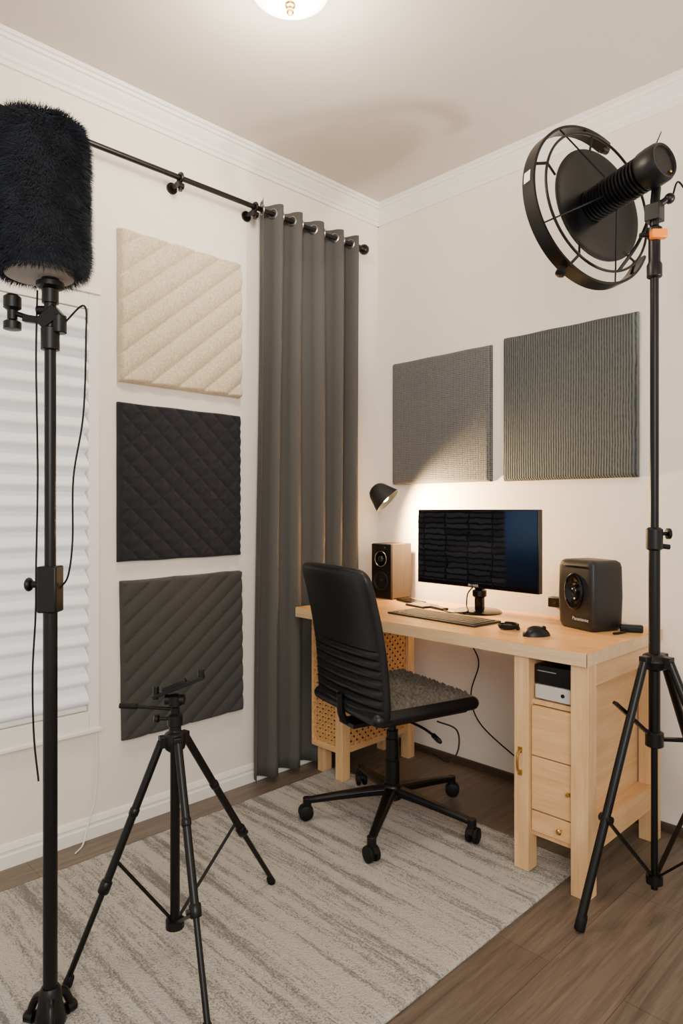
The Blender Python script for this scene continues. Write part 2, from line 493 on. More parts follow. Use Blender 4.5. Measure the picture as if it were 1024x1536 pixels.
for j in range(nz+1):
    z=0.028+(2.475-0.028)*j/nz
    for i in range(ns+1):
        vs.append(cpath(i/ns,z))
for j in range(nz):
    for i in range(ns):
        a=j*(ns+1)+i; fs.append((a,a+1,a+ns+2,a+ns+1))
b.add(vs,fs)
o=b.obj("curtain_cloth",m_curtain,cur,angle=180,fixn=False)
md=o.modifiers.new("thick",'SOLIDIFY'); md.thickness=0.002
for i in range(1,2000):
    s0=(i-1)/2000; s1=i/2000
    p0=cpath(s0,RZ); p1=cpath(s1,RZ)
    if (p0.x-RXx)*(p1.x-RXx)<0 and 0.02<s0<0.985:
        q=(p1-p0); nrm=V((q.y,-q.x,0)).normalized()
        B().ring((RXx,p0.y,RZ),nrm,0.0195,0.0035,28,8).obj("grommet",m_steel,cur)

# ------------------------------------------------------------------ DESK
DZ=0.742; DX0,DX1,DY0,DY1=0.104,1.424,-0.645,-0.055
desk=root("desk","light pine desk with drawers and woven rattan side cabinet","desk",(0.75,-0.35,0))
b=B().box((DX0,DY0+0.0015,DZ-0.042),(DX1-0.0015,DY1,DZ)); b.mat(1).box((DX0,DY0,DZ-0.041),(DX1,DY0+0.0015,DZ-0.003)); b.box((DX1-0.0015,DY0,DZ-0.041),(DX1,DY1,DZ-0.003))
b.obj("desktop",[m_top,m_edge],desk)
UZ=DZ-0.042
def dleg(x,y,z0,w=0.052,tag="leg"):
    return B().box((x-w/2,y-w/2,z0),(x+w/2,y+w/2,UZ)).obj(tag,m_pine_v,desk,bevel=0.002)
dleg(1.195,-0.60,0.013); dleg(1.393,-0.602,0.0,0.056); dleg(1.195,-0.095,0.0); dleg(1.393,-0.095,0.0,0.056)
dleg(0.285,-0.535,0.013,0.045); dleg(0.285,-0.105,0.0,0.045); dleg(0.130,-0.105,0.0,0.045); dleg(0.130,-0.495,0.0,0.045)
b=B()
b.box((1.205,-0.575,0.125),(1.219,-0.12,UZ)); b.box((1.219,-0.60,0.545),(1.352,-0.10,0.560)); b.box((1.219,-0.60,0.125),(1.352,-0.10,0.140))
b.box((1.219,-0.112,0.14),(1.352,-0.10,UZ)); b.box((1.3655,-0.60,0.14),(1.3665,-0.575,0.69)); b.box((1.352,-0.575,0.125),(1.360,-0.12,0.69))
b.box((1.360,-0.575,0.12),(1.412,-0.12,0.20)); b.box((1.360,-0.575,0.63),(1.412,-0.12,UZ))
b.obj("cabinet_body",m_pine_y,desk,bevel=0.0015)
for z0_,z1_ in ((0.385,0.541),(0.212,0.381),(0.143,0.208)):
    dr=B().box((1.223,-0.612,z0_),(1.363,-0.592,z1_)).box((1.226,-0.592,z0_+0.006),(1.350,-0.15,z1_-0.01)).obj("drawer",m_pine_x,desk,bevel=0.002)
    zc=(z0_+z1_)/2
    if z0_<0.15:
        B().lathe([(0.003,0),(0.003,0.008),(0.008,0.012),(0.009,0.017),(0.006,0.021),(0.001,0.022)],(1.325,-0.612,zc),(0,-1,0),16).obj("knob",m_brass,dr)
    elif z0_<0.3:
        B().lathe([(0.003,0),(0.003,0.006),(0.007,0.009),(0.006,0.015),(0.001,0.016)],(1.353,-0.612,zc),(0,-1,0),16).obj("knob",m_brass,dr)
b=B(); b.tube([(1.192,-0.626,0.325),(1.192,-0.640,0.335),(1.192,-0.644,0.36),(1.192,-0.640,0.385),(1.192,-0.626,0.395)],0.004,8,6)
b.box((1.185,-0.630,0.315),(1.199,-0.6255,0.332)); b.box((1.185,-0.630,0.388),(1.199,-0.6255,0.405)); b.obj("handle",m_brass,desk)
b=B(); b.box((0.108,-0.555,0.125),(0.2625,-0.525,0.150)); b.box((0.108,-0.555,0.635),(0.2625,-0.525,UZ)); b.box((0.108,-0.555,0.150),(0.118,-0.525,0.635)); b.obj("rattan_frame",m_pine_x,desk,bevel=0.0015)
b=B(); b.box((0.268,-0.5125,0.125),(0.302,-0.1275,0.150)); b.box((0.268,-0.5125,0.635),(0.302,-0.1275,UZ)); b.box((0.268,-0.1355,0.150),(0.302,-0.1275,0.635)); b.obj("rattan_frame",m_pine_y,desk,bevel=0.0015)
def weave(bb,P,ua,va,w,h,nu,nv,nrm):
    ua=V(ua);va=V(va);nrm=V(nrm);P=V(P)
    for i in range(nu):
        u=w*(i+0.5)/nu
        pts=[]
        for k in range(nv*2+1):
            v=h*k/(nv*2)
            pts.append(P+ua*u+va*v+nrm*(0.0025*math.cos(pi*k/2+ (pi if i%2 else 0))))
        rings=[]
        hw=w/nu*0.31
        for p in pts: rings.append([p-ua*hw-nrm*.0007,p+ua*hw-nrm*.0007,p+ua*hw+nrm*.0007,p-ua*hw+nrm*.0007])
        bb.loft(rings)
    for i in range(nv):
        v=h*(i+0.5)/nv
        rings=[];hw=h/nv*0.31
        for k in range(nu*2+1):
            u=w*k/(nu*2)
            p=P+ua*u+va*v-nrm*(0.0025*math.cos(pi*k/2+(pi if i%2 else 0)))
            rings.append([p-va*hw-nrm*.0007,p+va*hw-nrm*.0007,p+va*hw+nrm*.0007,p-va*hw+nrm*.0007])
        bb.loft(rings)
b=B(); weave(b,(0.118,-0.545,0.150),(1,0,0),(0,0,1),0.145,0.485,8,27,(0,-1,0)); o=b.obj("rattan_panel",m_rattan,desk,label="woven honey-coloured rattan cane panel",angle=60)
b=B(); weave(b,(0.296,-0.5125,0.150),(0,1,0),(0,0,1),0.377,0.485,21,27,(1,0,0)); b.obj("rattan_panel",m_rattan,desk,label="woven honey-coloured rattan cane panel",angle=60)
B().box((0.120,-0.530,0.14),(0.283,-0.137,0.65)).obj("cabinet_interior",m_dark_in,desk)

# devices in niche
dv=root("audio_interface","silver audio interface box on desk shelf","audio device",(1.290,-0.45,0.5605))
B().box((1.228,-0.600,0.5645),(1.350,-0.32,0.610)).obj("housing",m_silver,dv,bevel=0.004)
for x in (1.245,1.335):
    for y in (-0.58,-0.35): B().cyl((x,y,0.5605),(x,y,0.5648),0.008).obj("foot",m_rubber,dv)
B().cyl((1.325,-0.600,0.588),(1.325,-0.603,0.588),0.006).obj("button",m_gloss,dv)
dv2=root("audio_receiver","black flat receiver box stacked on silver device","audio device",(1.290,-0.44,0.6105))
B().box((1.224,-0.595,0.6105),(1.349,-0.31,0.672)).obj("housing",m_gloss,dv2,bevel=0.004)
b=B().box((1.235,-0.5965,0.652),(1.30,-0.5945,0.655)); b.obj("display_strip",m_steel,dv2)

# ------------------------------------------------------------------ OFFICE CHAIR
CC=(0.672,-0.655,0.013); crz=math.radians(-14.4)
ch=root("office_chair","black leather armless swivel office chair with woven seat pad","office chair",CC,crz)
phase=math.radians(227)-crz
for k in range(5):
    t=phase+k*2*pi/5
    d=V((math.cos(t),math.sin(t),0)); sdv=V((-math.sin(t),math.cos(t),0))
    b=B(); rings=[]
    for f in [0,0.1,0.3,0.6,0.85,1.0]:
        r=0.02+0.305*f; zt=0.125-0.045*f**1.2; hw=0.024-0.010*f; hh=0.032-0.012*f
        p=d*r
        rings.append([p+sdv*hw*0.75+V((0,0,zt-hh)),p-sdv*hw*0.75+V((0,0,zt-hh)),p-sdv*hw+V((0,0,zt-hh*0.3)),p-sdv*hw*0.6+V((0,0,zt)),p+sdv*hw*0.6+V((0,0,zt)),p+sdv*hw+V((0,0,zt-hh*0.3))])
    b.loft(rings); b.cyl(d*0.318+V((0,0,0.045)),d*0.318+V((0,0,0.082)),0.016,0.016,16)
    b.obj("base_leg",m_blackplastic,ch,world=False,bevel=0.002)
    b=B(); c=d*0.323+V((0,0,0.0275))
    tt=t+0.7*(k-2); wd=V((math.cos(tt),math.sin(tt),0))
    for sg in (-1,1):
        b.lathe([(0.004,-0.009),(0.022,-0.009),(0.0265,-0.006),(0.0275,0),(0.0265,0.006),(0.020,0.009),(0.004,0.009)],c+wd*(sg*0.013),wd,24)
    b.cyl(c-wd*0.012,c+wd*0.012,0.009,0.009,12)
    ax=V((-wd.y,wd.x,0)); rr=[]
    for q in range(9):
        a=pi*0.1+pi*0.8*q/8
        dir=ax*math.cos(a)+V((0,0,1))*math.sin(a)
        rr.append([c+dir*0.029-wd*0.006,c+dir*0.029+wd*0.006,c+dir*0.024+wd*0.006,c+dir*0.024-wd*0.006])
    b.loft(rr)
    b.obj("caster",m_rubber,ch,world=False)
b=B(); b.lathe([(0.030,0.075),(0.036,0.080),(0.036,0.125),(0.031,0.132),(0.027,0.135),(0.027,0.22),(0.0245,0.222),(0.0245,0.30),(0.022,0.302),(0.022,0.33),(0.014,0.331),(0.014,0.395)],(0,0,0),(0,0,1),28)
b.obj("gas_column",m_blackmetal,ch,world=False)
b=B(); b.box((-0.07,-0.12,0.385),(0.07,0.10,0.415)); b.box((-0.045,-0.07,0.362),(0.045,0.06,0.386)); b.box((-0.10,-0.13,0.410),(-0.07,0.12,0.428)); b.box((0.07,-0.13,0.410),(0.10,0.12,0.428))
b.obj("tilt_mechanism",m_blackmetal,ch,world=False,bevel=0.003)
b=B(); b.tube([(0.045,0.03,0.375),(0.14,0.035,0.372),(0.20,0.04,0.360)],0.005,8,6); b.lathe([(0.005,0),(0.009,0.006),(0.009,0.04),(0.006,0.05),(0.001,0.052)],(0.19,0.04,0.362),(1,0,-0.3),14)
b.tube([(0.14,0.10,0.385),(0.20,0.14,0.365),(0.235,0.12,0.31),(0.22,0.09,0.265),(0.15,0.07,0.275)],0.003,6,8)
b.obj("height_lever",m_blackplastic,ch,world=False)
B().rbox((0,0.008,0.452),(0.455,0.455,0.050),0.024,8,5).obj("seat",m_leather,ch,world=False,angle=60)
b=B(); b.box((-0.19,-0.17,0.415),(0.19,0.2,0.430)); b.obj("seat_pan",m_blackplastic,ch,world=False,bevel=0.004)
b=B();n=140;w,dp=0.42,0.37;vs=[];fs=[]
for j in range(n+1):
    for i in range(n+1):
        u=i/n;v=j/n;x=-w/2+w*u;y=-0.170+dp*v
        e=min(u,1-u,v,1-v)*w; k=min(1,e/0.02);k=math.sqrt(max(0,1-(1-k)**2))
        ci=int(math.floor(x/0.026))
        tex=abs(math.sin(pi*x/0.026))**0.7*(0.35+0.65*abs(math.sin(pi*(y+(0.5*x if ci%2 else -0.5*x))/0.021))**0.8)
        vs.append((x,y,0.472+k*(0.010+0.018*tex)))
for j in range(n):
    for i in range(n):
        a=j*(n+1)+i; fs.append((a,a+1,a+n+2,a+n+1))
b.add(vs,fs)
m_pad=fabric("taupe_woven_yarn",rgb(84,76,66),150,0.8,var=0.4,vs=90)
b.obj("seat_pad",m_pad,ch,world=False,label="taupe chunky woven seat pad",angle=80,fixn=False)
b=B();rings=[]
ZB,ZT=0.440,0.972
K=260
for k in range(K+1):
    s=k/K
    z=ZB+(ZT-ZB)*s
    q=abs(2*s-1)
    w=max(0.238*(1-q**16)**(1/7.0),0.012)
    w*=(1.0-0.03*s)
    yc=-0.195-0.085*s+0.022*math.sin(pi*s)
    th=0.022*(1-q**14)**0.5+0.003
    rib=0
    if 0.045<s<0.482: rib=-0.012*(1-pill(s-0.045,0.0625))
    ring=[];n=56
    for i in range(n):
        t=2*pi*i/n
        cx=math.copysign(abs(math.cos(t))**0.35,math.cos(t)); cy=math.copysign(abs(math.sin(t))**0.6,math.sin(t))
        fade=min(1,max(0,(0.97-abs(cx))/0.05))
        x=cx*w; y=yc+(th+rib*fade)*cy+0.021*cx**2
        ring.append(V((x,y,z-0.013)))
    rings.append(ring)
b.loft(rings); b.obj("backrest",m_leather,ch,world=False,angle=50)
b=B()
b.tube([(0,-0.10,0.395),(0,-0.180,0.390),(0,-0.218,0.42),(0,-0.225,0.50)],0.014,12,6)
b.box((-0.05,-0.20,0.38),(0.05,-0.05,0.394))
b.obj("back_support",m_blackmetal,ch,world=False)

# ------------------------------------------------------------------ MONITOR
mon=root("computer_monitor","black widescreen monitor with thin bezels on desk","monitor",(0.742,-0.21,DZ),math.radians(-2.5))
b=B(); b.box((-0.303,-0.022,0.103),(0.303,0.006,0.425)); b.box((-0.18,0.006,0.15),(0.18,0.03,0.38)); b.obj("screen_housing",m_gloss,mon,world=False,bevel=0.003)
def screen_mat():  # reflected rows and blue area are painted into the screen's emission
    m,nt,bs,tc=base_mat("painted_screen_reflection")
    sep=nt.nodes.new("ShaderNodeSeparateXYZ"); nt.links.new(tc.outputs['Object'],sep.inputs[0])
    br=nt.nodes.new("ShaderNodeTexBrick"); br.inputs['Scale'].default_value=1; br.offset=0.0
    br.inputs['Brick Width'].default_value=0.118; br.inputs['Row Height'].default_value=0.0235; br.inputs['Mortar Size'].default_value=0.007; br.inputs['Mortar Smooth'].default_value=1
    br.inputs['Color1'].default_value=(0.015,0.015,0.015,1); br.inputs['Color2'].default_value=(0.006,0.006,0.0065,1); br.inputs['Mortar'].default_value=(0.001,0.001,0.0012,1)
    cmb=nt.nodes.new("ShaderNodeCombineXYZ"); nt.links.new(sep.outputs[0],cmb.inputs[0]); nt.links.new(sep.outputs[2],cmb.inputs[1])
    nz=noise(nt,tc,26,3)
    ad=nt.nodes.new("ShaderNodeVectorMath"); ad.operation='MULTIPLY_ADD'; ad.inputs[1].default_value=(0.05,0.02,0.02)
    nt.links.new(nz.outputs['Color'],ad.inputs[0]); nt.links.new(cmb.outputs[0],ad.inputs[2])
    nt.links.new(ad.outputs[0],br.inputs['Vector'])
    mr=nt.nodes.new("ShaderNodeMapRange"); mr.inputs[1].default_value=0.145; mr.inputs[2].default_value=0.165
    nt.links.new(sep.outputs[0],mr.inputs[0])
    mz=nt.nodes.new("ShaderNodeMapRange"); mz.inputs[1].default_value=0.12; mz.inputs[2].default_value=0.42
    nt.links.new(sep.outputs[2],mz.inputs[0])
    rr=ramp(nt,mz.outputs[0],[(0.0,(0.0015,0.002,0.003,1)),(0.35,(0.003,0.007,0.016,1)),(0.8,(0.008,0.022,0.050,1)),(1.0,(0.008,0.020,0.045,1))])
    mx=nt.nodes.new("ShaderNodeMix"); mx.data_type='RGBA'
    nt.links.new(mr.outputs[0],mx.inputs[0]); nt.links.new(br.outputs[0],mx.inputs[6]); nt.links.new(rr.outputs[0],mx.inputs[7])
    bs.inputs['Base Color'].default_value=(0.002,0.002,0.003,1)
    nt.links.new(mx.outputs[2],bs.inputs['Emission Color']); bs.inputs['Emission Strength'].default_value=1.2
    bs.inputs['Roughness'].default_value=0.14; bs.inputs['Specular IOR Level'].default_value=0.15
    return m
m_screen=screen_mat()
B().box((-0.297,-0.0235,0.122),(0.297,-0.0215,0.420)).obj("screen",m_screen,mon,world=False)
def textobj(name,body,size,mat,parent,loc,rot):
    cu=bpy.data.curves.new(name,'FONT'); cu.body=body; cu.size=size; cu.extrude=0.0002; cu.align_x='CENTER'; cu.align_y='CENTER'
    to=bpy.data.objects.new(name+"_tmp",cu); COL.objects.link(to)
    dg=bpy.context.evaluated_depsgraph_get(); me=bpy.data.meshes.new_from_object(to.evaluated_get(dg))
    bpy.data.objects.remove(to)
    me.materials.clear(); me.materials.append(mat)
    o=bpy.data.objects.new(name,me); COL.objects.link(o); o.parent=parent; o.location=loc; o.rotation_euler=rot
    return o
m_print=M("pale_grey_print",rgb(190,190,192),0.5)
textobj("lettering","PH WER",0.014,m_print,mon,(0.0,-0.0225,0.1125),(pi/2,0,0))
b=B(); b.lathe([(0.001,0),(0.095,0),(0.098,0.004),(0.090,0.010),(0.03,0.015),(0.001,0.016)],(0,0.01,0),(0,0,1),40)
b.obj("base",m_gloss,mon,world=False)
b=B(); b.box((-0.02,0.012,0.012),(0.02,0.03,0.17)); b.lathe([(0.022,0),(0.03,0.006),(0.03,0.03),(0.022,0.036)],(0,0.02,0.06),(0,0,1),24)
b.obj("stand_neck",m_gloss,mon,world=False,bevel=0.002)
B().tube([(-0.01,-0.012,0.104),(-0.03,-0.02,0.075),(-0.02,-0.04,0.03),(0.01,-0.075,0.012),(-0.05,-0.10,0.004),(-0.12,-0.07,0.004)],0.003,8,8).obj("cable",m_rubber,mon,world=False)

# ------------------------------------------------------------------ SPEAKERS
sp=root("bookshelf_speaker","walnut-sided bookshelf speaker with black front beside lamp","speaker",(0.186,-0.107,DZ))
B().box((-0.064,-0.068,0.004),(0.064,0.072,0.262)).obj("cabinet",m_walnut,sp,world=False,bevel=0.003)
B().box((-0.062,-0.075,0.006),(0.062,-0.068,0.260)).obj("baffle",m_blackplastic,sp,world=False,bevel=0.002)
b=B(); b.lathe([(0.045,0),(0.047,0.003),(0.044,0.005),(0.038,0.001),(0.018,-0.012),(0.016,-0.004),(0.008,0.002),(0.001,0.003)],(0,-0.076,0.085),(0,-1,0),36); b.obj("woofer",m_rubber,sp,world=False,angle=50)
b=B(); b.lathe([(0.038,0),(0.039,0.003),(0.030,0.003),(0.016,0.0),(0.013,0.006),(0.006,0.010),(0.001,0.011)],(0,-0.076,0.190),(0,-1,0),32); b.obj("tweeter",m_gloss,sp,world=False,angle=50)
B().ring((0,-0.079,0.190),(0,1,0),0.036,0.0015,40,6).obj("trim_ring",m_steel,sp,world=False)
for x in (-.05,.05):
    for y in (-.055,.055): B().cyl((x,y,0),(x,y,0.0045),0.007,0.007,12).obj("foot",m_rubber,sp,world=False)

sp=root("studio_monitor_speaker","black rounded studio speaker with circular horn on desk","speaker",(1.234,-0.222,DZ),math.radians(-20))
b=B(); rings=[]
for z,w,d0 in [(0.0,0.076,0.062),(0.004,0.080,0.066),(0.02,0.085,0.072),(0.12,0.088,0.075),(0.222,0.086,0.073),(0.238,0.082,0.069),(0.246,0.072,0.058)]:
    r=[];n=64
    for i in range(n):
        t=2*pi*i/n
        cx=math.copysign(abs(math.cos(t))**0.2,math.cos(t)); cy=math.copysign(abs(math.sin(t))**0.2,math.sin(t))
        r.append(V((cx*w,cy*d0,z)))
    rings.append(r)
m_charc=M("charcoal_plastic",rgb(20,20,22),0.45,0,0.45,var=0.05,bs_=(500,0.15,0.0004))
b.loft(rings); b.obj("cabinet",m_charc,sp,world=False,angle=40)
b=B(); rings=[]
for r_,h_ in [(0.001,0.0),(0.058,0.0),(0.057,0.006),(0.050,0.009),(0.040,0.005),(0.030,0.002),(0.028,0.006),(0.022,0.004),(0.017,-0.0),(0.014,0.006),(0.006,0.009),(0.001,0.010)]:
    rings.append([V((r_*0.78*math.cos(2*pi*k/44),-0.0745-h_,0.135+r_*1.12*math.sin(2*pi*k/44))) for k in range(44)])
b.loft(rings); b.obj("driver",m_gloss,sp,world=False,angle=50)
b=B(); b.box((-0.055,-0.078,0.222),(0.055,-0.071,0.226)); b.obj("front_seam",m_gloss,sp,world=False,bevel=0.001)
textobj("lettering","Pananianne",0.017,m_print,sp,(0.030,-0.0758,0.040),(pi/2,0,0))

ad=root("power_adapter","black plug and cable on the desk beside speaker","adapter",(1.372,-0.20,DZ),math.radians(25))
B().rbox((0,0,0.013),(0.075,0.03,0.026),0.006).obj("adapter_body",m_blackplastic,ad,world=False)
B().tube([(-0.01,-0.01,0.006),(-0.04,-0.06,0.005),(-0.06,-0.08,0.005)],0.004,8,6).obj("cable",m_rubber,ad,world=False)

kb=root("keyboard","dark slim keyboard lying on desk before monitor","keyboard",(0.728,-0.425,DZ),math.radians(-3))
m_kb=M("dark_taupe_plastic",rgb(34,30,28),0.5,var=0.08)
B().rbox((0,0,0.004),(0.44,0.165,0.008),0.004).obj("keyboard_body",m_kb,kb,world=False)
b=B()
m_key=M("keycap_brown_black",rgb(48,42,38),0.55,var=0.1)
for r in range(6):
    for c in range(17):
        x=-0.204+0.024*c; y=-0.070+0.0238*r
        if r==0 and 4<=c<=9:
            if c==4: b.box((x+0.002,y-0.001,0.008),(x+0.024*6-0.002,y+0.020,0.0100))
            continue
        b.box((x+0.002,y-0.001,0.008),(x+0.0218,y+0.0205,0.0100))
b.obj("keys",m_key,kb,world=False,bevel=0.0008,seg=1)

ms=root("computer_mouse","small black rounded mouse on oak desktop","mouse",(1.175,-0.495,DZ),math.radians(60))
b=B();rings=[]
for k in range(13):
    t=k/12; x=-0.05+0.10*t
    w=0.031*math.sqrt(max(0,1-(2*t-1)**2*0.999))+0.0008; h=0.034*math.sin(pi*(0.12+0.8*t))**0.8*math.sqrt(max(0.001,1-(2*t-1)**6))
    rings.append([V((x,w*math.cos(a),0.0+max(0,h*math.sin(a)))) for a in [2*pi*i/20 for i in range(20)]])
b.loft(rings); b.obj("mouse_shell",m_blackplastic,ms,world=False,angle=60)
B().cyl((0.028,-0.003,0.024),(0.028,0.003,0.024),0.008,0.008,16).obj("scroll_wheel",m_rubber,ms,world=False)
er=root("coiled_headphone_cable","small coiled black cable with plug on desk","cable",(1.045,-0.455,DZ))
b=B()
pts=[]
for k in range(40):
    a=k*0.55; pts.append((0.034*math.cos(a)+0.003*math.sin(k),0.032*math.sin(a),0.004+0.0004*k))
b.tube(pts,0.0038,8,3); b.obj("coil",m_rubber,er,world=False)
B().lathe([(0.001,0),(0.020,0),(0.022,0.006),(0.016,0.016),(0.001,0.018)],(-0.005,0.0,0),(0,0,1),24).obj("earpiece",m_blackplastic,er,world=False)
ph=root("smartphone","black smartphone lying flat on desk near speaker","phone",(0.36,-0.17,DZ),math.radians(-20))
B().rbox((0,0,0.005),(0.15,0.075,0.010),0.004).obj("phone_body",m_gloss,ph,world=False)
B().box((-0.068,-0.034,0.0101),(0.068,0.034,0.0106)).obj("phone_screen",m_gloss,ph,world=False)
nb=root("notebook","small dark notebook with printed page under monitor","notebook",(0.475,-0.235,DZ),math.radians(-12))
B().box((-0.06,-0.045,0),(0.06,0.045,0.008)).obj("cover",m_blackplastic,nb,world=False,bevel=0.001)
m_paper=M("printed_page",rgb(120,112,100),0.6,var=0.5,vs=60)
B().box((-0.058,-0.043,0.008),(0.056,0.043,0.0095)).obj("page",m_paper,nb,world=False)
rc=root("remote_control","small dark remote with pale buttons on desk","remote control",(0.585,-0.255,DZ),math.radians(-15))
B().rbox((0,0,0.006),(0.09,0.032,0.012),0.005).obj("remote_body",m_blackplastic,rc,world=False)
for i in range(5): B().cyl((-0.03+0.015*i,0,0.0118),(-0.03+0.015*i,0,0.0135),0.004,0.004,10).obj("button",m_white,rc,world=False)
ps=root("power_strip","black socket strip on wall behind monitor","power strip",(1.04,-0.03,DZ))
B().box((-0.07,-0.012,0.03),(0.07,0.030,0.070)).obj("strip_body",m_blackplastic,ps,world=False,bevel=0.003)
for i in range(3): B().cyl((-0.04+0.04*i,-0.012,0.050),(-0.04+0.04*i,-0.0135,0.050),0.008,0.008,16).obj("socket",m_charc,ps,world=False)

# ------------------------------------------------------------------ LAMP above the speaker
hc=V((0.225,-0.22,1.232)); ax=V((0.48,0.26,-0.52)).normalized()
lamp=root("desk_lamp","small black cone-shade lamp glowing warm beside curtain","desk lamp",(0.0,-0.040,1.245))
B().lathe([(0.001,0),(0.024,0),(0.024,0.006),(0.018,0.012),(0.001,0.013)],(0.0,-0.040,1.245),(1,0,0),30).obj("wall_mount",m_blackmetal,lamp)
B().tube([(0.010,-0.040,1.245),(0.07,-0.09,1.247),(0.13,-0.145,1.252),tuple(hc-ax*0.055)],0.0055,10,8).obj("arm",m_blackmetal,lamp)
b=B(); b.lathe([(0.001,-0.056),(0.020,-0.056),(0.034,-0.049),(0.046,-0.033),(0.072,0.040),(0.0705,0.040),(0.044,-0.031),(0.032,-0.046),(0.001,-0.050)],hc,ax,44)
m_shade=M("black_shade",rgb(26,26,27),0.5)
b.obj("lamp_shade",m_shade,lamp,angle=40)
m_bulb=M("warm_bulb",rgb(255,225,170),0.4,emit=(1.0,0.72,0.38,1),es=90)
b=B(); b.sphere(hc+ax*0.010,0.024,20); b.obj("bulb",m_bulb,lamp)
pl=bpy.data.lights.new("desk_lamp_light",'SPOT'); pl.energy=120; pl.color=(1.0,0.64,0.30); pl.shadow_soft_size=0.03; pl.spot_size=math.radians(150); pl.spot_blend=0.8
po=bpy.data.objects.new("desk_lamp_light",pl); COL.objects.link(po); po.location=hc+ax*0.056
po.rotation_euler=V((0.55,0.50,-0.30)).to_track_quat('-Z','Y').to_euler()

# ------------------------------------------------------------------ TRIPODS
R_=V((0.6997,0.7145,0))
F_=V((-0.7145,0.6997,0))
def collar(b,p,d,r,h):
    d=V(d).normalized(); p=V(p)
    b.lathe([(r*0.85,-h/2),(r,-h/2+0.003),(r,h/2-0.003),(r*0.85,h/2)],p,d,20)

TC=V((0.771,-1.628,0.012))
tr=root("camera_tripod","small black camera tripod with pan head on rug","tripod",tuple(TC))
feet=[V((0.705,-1.885,0.014)),V((0.697,-1.246,0.014)),V((1.075,-1.725,0.014))]
hz=0.565
hub=V((TC.x,TC.y,hz))
B().cyl((TC.x,TC.y,0.075),(TC.x,TC.y,0.66),0.0125).obj("center_column",m_blackmetal,tr)
b=B(); b.lathe([(0.016,-0.03),(0.026,-0.022),(0.030,0.0),(0.026,0.018),(0.016,0.024),(0.016,0.04)],hub,(0,0,1),24)
for f in feet:
    d=(f-hub); d.z=0; d.normalize(); b.bar(hub+d*0.015,hub+d*0.042,0.022,0.03)
b.obj("tripod_hub",m_blackplastic,tr,bevel=0.002)
B().lathe([(0.014,-0.012),(0.024,-0.010),(0.024,0.010),(0.014,0.012)],(TC.x,TC.y,0.085),(0,0,1),20).obj("spreader_hub",m_blackplastic,tr)
for idx,f in enumerate(feet):
    d=(f-hub); dd=d.copy(); dd.z=0; dd.normalize()
    top=hub+dd*0.036; v=(f-top)
    b=B(); b.cyl(top,top+v*0.62,0.0105,0.0105,16); b.cyl(top+v*0.60,f+V((0,0,0.008)),0.0075,0.0075,14)
    vn=v.normalized(); collar(b,top+v*0.61,vn,0.0145,0.03); collar(b,top+v*0.30,vn,0.0125,0.02)
    b.cyl(top+v*0.61,top+v*0.61+dd.cross(V((0,0,1)))*0.022,0.006,0.006,10)
    b.obj("leg",m_blackmetal,tr)
    b=B(); b.lathe([(0.011,0),(0.012,0.004),(0.011,0.02),(0.0085,0.026)],f+V((0,0,-0.001)),-vn,16); b.obj("rubber_foot",m_rubber,tr)
    q=top+v*[0.50,0.55,0.62][idx]
    B().cyl((TC.x,TC.y,0.085),q,0.0045,0.0045,10).obj("spreader_arm",m_blackmetal,tr)
b=B(); b.lathe([(0.014,0.0),(0.020,0.004),(0.020,0.03),(0.012,0.035),(0.012,0.05),(0.018,0.055),(0.018,0.08),(0.010,0.085)],(TC.x,TC.y,0.60),(0,0,1),24)
b.cyl(V((TC.x,TC.y,0.67))-R_*0.025,V((TC.x,TC.y,0.67))+R_*0.025,0.013)
b.cyl(V((TC.x,TC.y,0.62)),V((TC.x,TC.y,0.62))-R_*0.045,0.005,0.005,10); b.lathe([(0.006,0),(0.011,0.003),(0.011,0.012),(0.006,0.015)],V((TC.x,TC.y,0.62))-R_*0.04,-R_,14)
b.obj("pan_head",m_blackplastic,tr)
b=B(); p0=V((TC.x,TC.y,0.675))
b.bar(p0-R_*0.055+V((0,0,0.002)),p0+R_*0.075+V((0,0,0.055)),0.03,0.010)
b.cyl(p0+R_*0.068+V((0,0,0.05)),p0+R_*0.068+V((0,0,0.075)),0.009,0.009,14); b.cyl(p0-R_*0.05+V((0,0,-0.004)),p0-R_*0.05+V((0,0,0.03)),0.008,0.008,14)
b.bar(p0-R_*0.03+V((0,0,0.018)),p0+R_*0.03+V((0,0,0.042)),0.02,0.018)
b.obj("phone_clamp",m_blackplastic,tr,bevel=0.0015)
b=B(); b.cyl(V((TC.x,TC.y,0.645)),V((TC.x,TC.y,0.652))-R_*0.11,0.0045,0.0045,10); b.cyl(V((TC.x,TC.y,0.652))-R_*0.10,V((TC.x,TC.y,0.654))-R_*0.145,0.008,0.007,12)
b.obj("pan_handle",m_rubber,tr)

